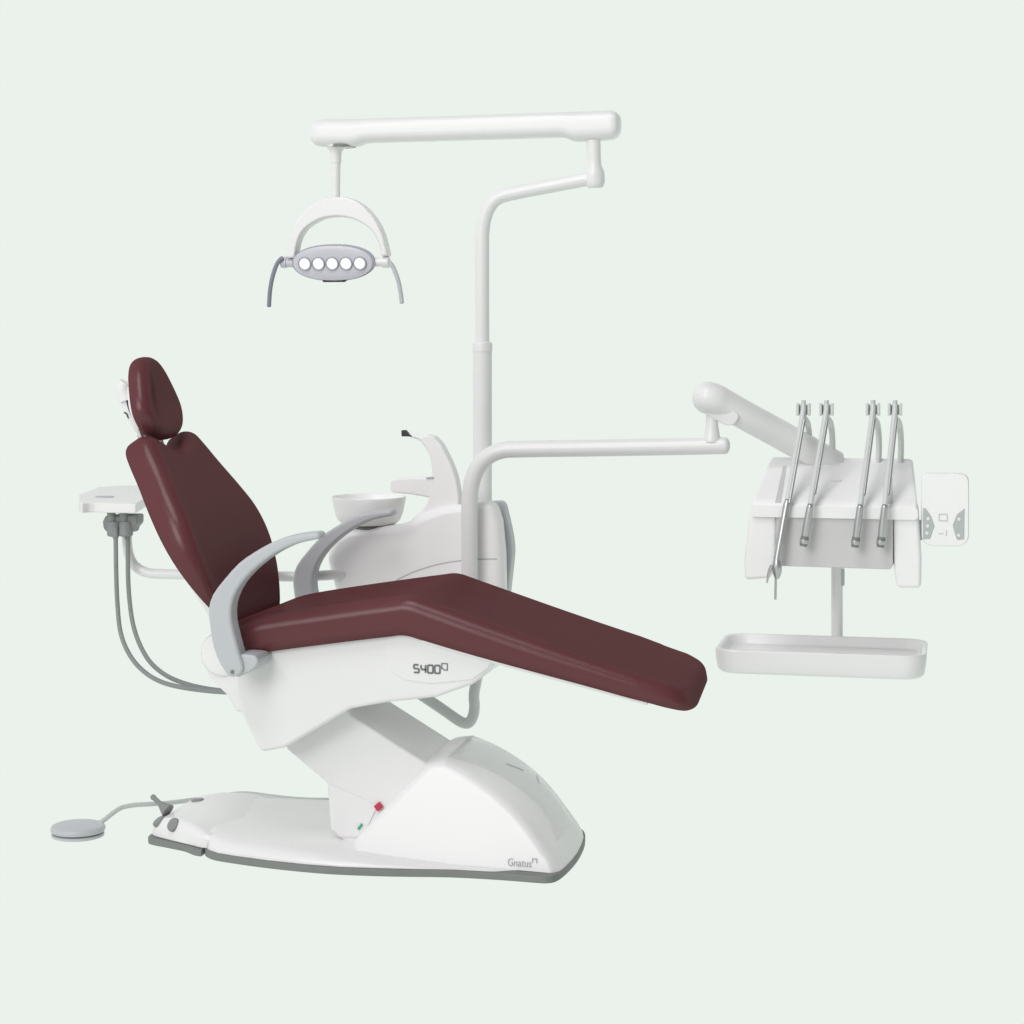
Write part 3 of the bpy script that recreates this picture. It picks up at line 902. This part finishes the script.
# ------------------------------------------------------------------ assistant tray
AY = .33
TZ = .822
asst = thing('assistant_arm', 'small white assistant tray with round recess on a bent tube left of the backrest', 'assistant tray', (at(126, 560, AY).x, AY, at(126, 560, AY).z))
pts = [(78.5, 494.5), (79, 501.5), (82, 503.2), (89, 502.6), (95, 502.4), (106, 502.9), (136, 503.6), (147, 497), (168, 491), (170, 485), (120, 485.5), (98, 487), (90, 490.5)]
bm = bmesh.new(); prism(bm, xy(pts, TZ), 'z', TZ - .027, TZ, .004, 3, .2)
tr = obj('tray', bm, M_white, asst)
bm = bmesh.new(); c = atz(104.5, 497, TZ); lathe(bm, [(.0265, .0), (.0265, .0018), (.022, .0018), (.0195, .0006), (0, .0006)], c, (0, 0, 1), 32)
obj('cup_recess', bm, M_arm, tr)
bm = bmesh.new()
p = [at(*q, AY) for q in ((127, 512), (127, 540), (129, 555), (135, 566), (147, 572.5), (165, 574), (220, 575), (300, 576.5), (345, 577.5))]
p[-1].y += .11
tube(bm, cr(p, 5), .0138, 20)
obj('support_tube', bm, M_tube, asst)
HY = AY - .05
bm = bmesh.new()
a, b = at(105, 516, HY), at(140, 533, HY)
poly = xz([(108, 515), (140, 514), (140, 523), (136, 527), (135, 532), (110, 532.5), (106, 528), (105, 521)], HY)
prism(bm, poly, 'y', HY - .02, HY + .03, .006, 3)
ho = obj('hose_holder', bm, M_grey, asst)
for px in (112, 124):
    bm = bmesh.new(); a = at(px, 517.5, HY - .018)
    lathe(bm, [(0, .034), (.009, .033), (.0115, .028), (.0115, -.008), (.0, -.008)], a, (-.1, -.25, 1), 20)
    k = obj('holder_knob', bm, M_grey, ho)
    bm = bmesh.new(); lathe(bm, [(0, .014), (.015, .013), (.019, .007), (.019, -.024), (.015, -.028), (0, -.028)], at(px + 2, 526, HY - .016), (0, 0, 1), 22)
    obj('holder_socket', bm, M_grey, ho)

S1 = [(115.5, 531), (115.8, 545), (116.2, 574), (117.5, 605), (120.5, 632), (128, 652), (140, 668), (157, 680), (180, 687), (215, 691.5), (240, 692), (280, 690)]
S2 = [(127.5, 531), (128, 545), (128, 574), (129.5, 600), (133, 624), (140, 645), (151, 663), (168, 676.5), (190, 685), (216, 690), (240, 691), (282, 689)]
for pts, lb, dz in ((S1, 'left grey suction hose hanging from the holder under the small tray, the outer curve', -.01), (S2, 'right grey suction hose hanging beside the tube under the small tray, the inner curve', .012)):
    th = thing('suction_hose', lb, 'suction hose', at(pts[0][0], pts[0][1], HY), 'suction hoses under the small tray')
    p = [at(q[0], q[1], HY - .016 + (.05 - HY) * min(1, max(0, (k - 3) / 7)) ** 1.5 + dz) for k, q in enumerate(pts)]
    bm = bmesh.new(); tube(bm, cr(p, 6), .0062, 14)
    obj('hose', bm, M_hose, th)
    bm = bmesh.new(); lathe(bm, [(0, .012), (.008, .011), (.0085, -.016), (.0064, -.022), (0, -.022)], p[0], (0, 0, 1), 16)
    obj('hose_collar', bm, M_grey, th)

# ------------------------------------------------------------------ foot control
fc = atz(78, 836.5, 0)
foot = thing('foot_control', 'round flat grey foot control disc with pale cord on the floor at left', 'foot control', (fc.x, fc.y, 0))
bm = bmesh.new(); lathe(bm, [(0, .0), (.060, .0), (.066, .002), (.066, .008), (.060, .010), (0, .010)], (fc.x, fc.y, .001), (0, 0, 1), 56)
obj('disc_base', bm, M_arm, foot)
bm = bmesh.new(); lathe(bm, [(0, .0), (.061, .0), (.061, .004), (0, .004)], (fc.x, fc.y, .0105), (0, 0, 1), 48)
obj('disc_gap', bm, M_rim, foot)
bm = bmesh.new(); lathe(bm, [(.060, .0), (.0665, .001), (.0685, .005), (.0685, .010), (.066, .0145), (.060, .017), (.03, .0185), (0, .019)], (fc.x, fc.y, .0135), (0, 0, 1), 56)
obj('disc_top', bm, M_arm, foot)
bm = bmesh.new()
p = [atz(97, 824, .02), atz(104, 820, .03), atz(113, 813, .04), atz(122, 807.5, .045), atz(135, 805, .045), atz(152, 804, .04), atz(168, 803, .03), atz(200, 799, .02), atz(218, 797, .02), atz(235, 794, .02), atz(250, 793.8, .02), atz(275, 797, .02), atz(300, 799.5, .02), atz(330, 800, .02), Vector((-.25, .38, .02)), Vector((-.17, .31, .013)), Vector((-.14, .24, .012))]
tube(bm, cr(p, 5), .0062, 12)
obj('cord', bm, M_cord, foot)

# ------------------------------------------------------------------ world, lamps, camera
w = bpy.data.worlds.new('World'); scene.world = w; w.use_nodes = True
wt = w.node_tree; bg = wt.nodes['Background']; bg.inputs['Color'].default_value = (.97, .97, 1, 1)
wc = wt.nodes.new('ShaderNodeTexCoord'); wx = wt.nodes.new('ShaderNodeSeparateXYZ'); wm = wt.nodes.new('ShaderNodeMapRange')
wt.links.new(wc.outputs['Generated'], wx.inputs[0]); wt.links.new(wx.outputs['X'], wm.inputs['Value'])
wm.inputs['From Min'].default_value = -.8; wm.inputs['From Max'].default_value = .8
wm.inputs['To Min'].default_value = .74; wm.inputs['To Max'].default_value = .10    # uneven ambient, added to darken surfaces facing right
wt.links.new(wm.outputs[0], bg.inputs['Strength'])


def area(name, loc, target, size, power, color=(1, 1, 1)):
    l = bpy.data.lights.new(name, 'AREA'); l.shape = 'SQUARE'; l.size = size; l.energy = power; l.color = color
    o = bpy.data.objects.new(name, l); col.objects.link(o); o.location = loc
    d = Vector(target) - Vector(loc); o.rotation_euler = d.to_track_quat('-Z', 'Y').to_euler()
    return o


area('key_light', (-2.2, -8.0, 4.4), (.1, 0, .8), 4.0, 300, (1, .985, .97))
area('top_light', (-.4, -3.2, 6.2), (.1, .3, .7), 2.6, 115)

cam = bpy.data.cameras.new('Camera'); co = bpy.data.objects.new('Camera', cam); col.objects.link(co)
co.location = CAM; co.rotation_euler = (math.pi / 2, 0, TH)
cam.sensor_width = 36; cam.lens = FPX / 1024 * 36
cam.shift_y = -(512 - YH) / 1024
cam.clip_start = .05; cam.clip_end = 100
scene.camera = co
scene.view_settings.view_transform = 'Standard'; scene.view_settings.look = 'None'
scene.view_settings.exposure = 0; scene.view_settings.gamma = 1
scene.render.resolution_x = scene.render.resolution_y = 1024
scene.cycles.max_bounces = 8
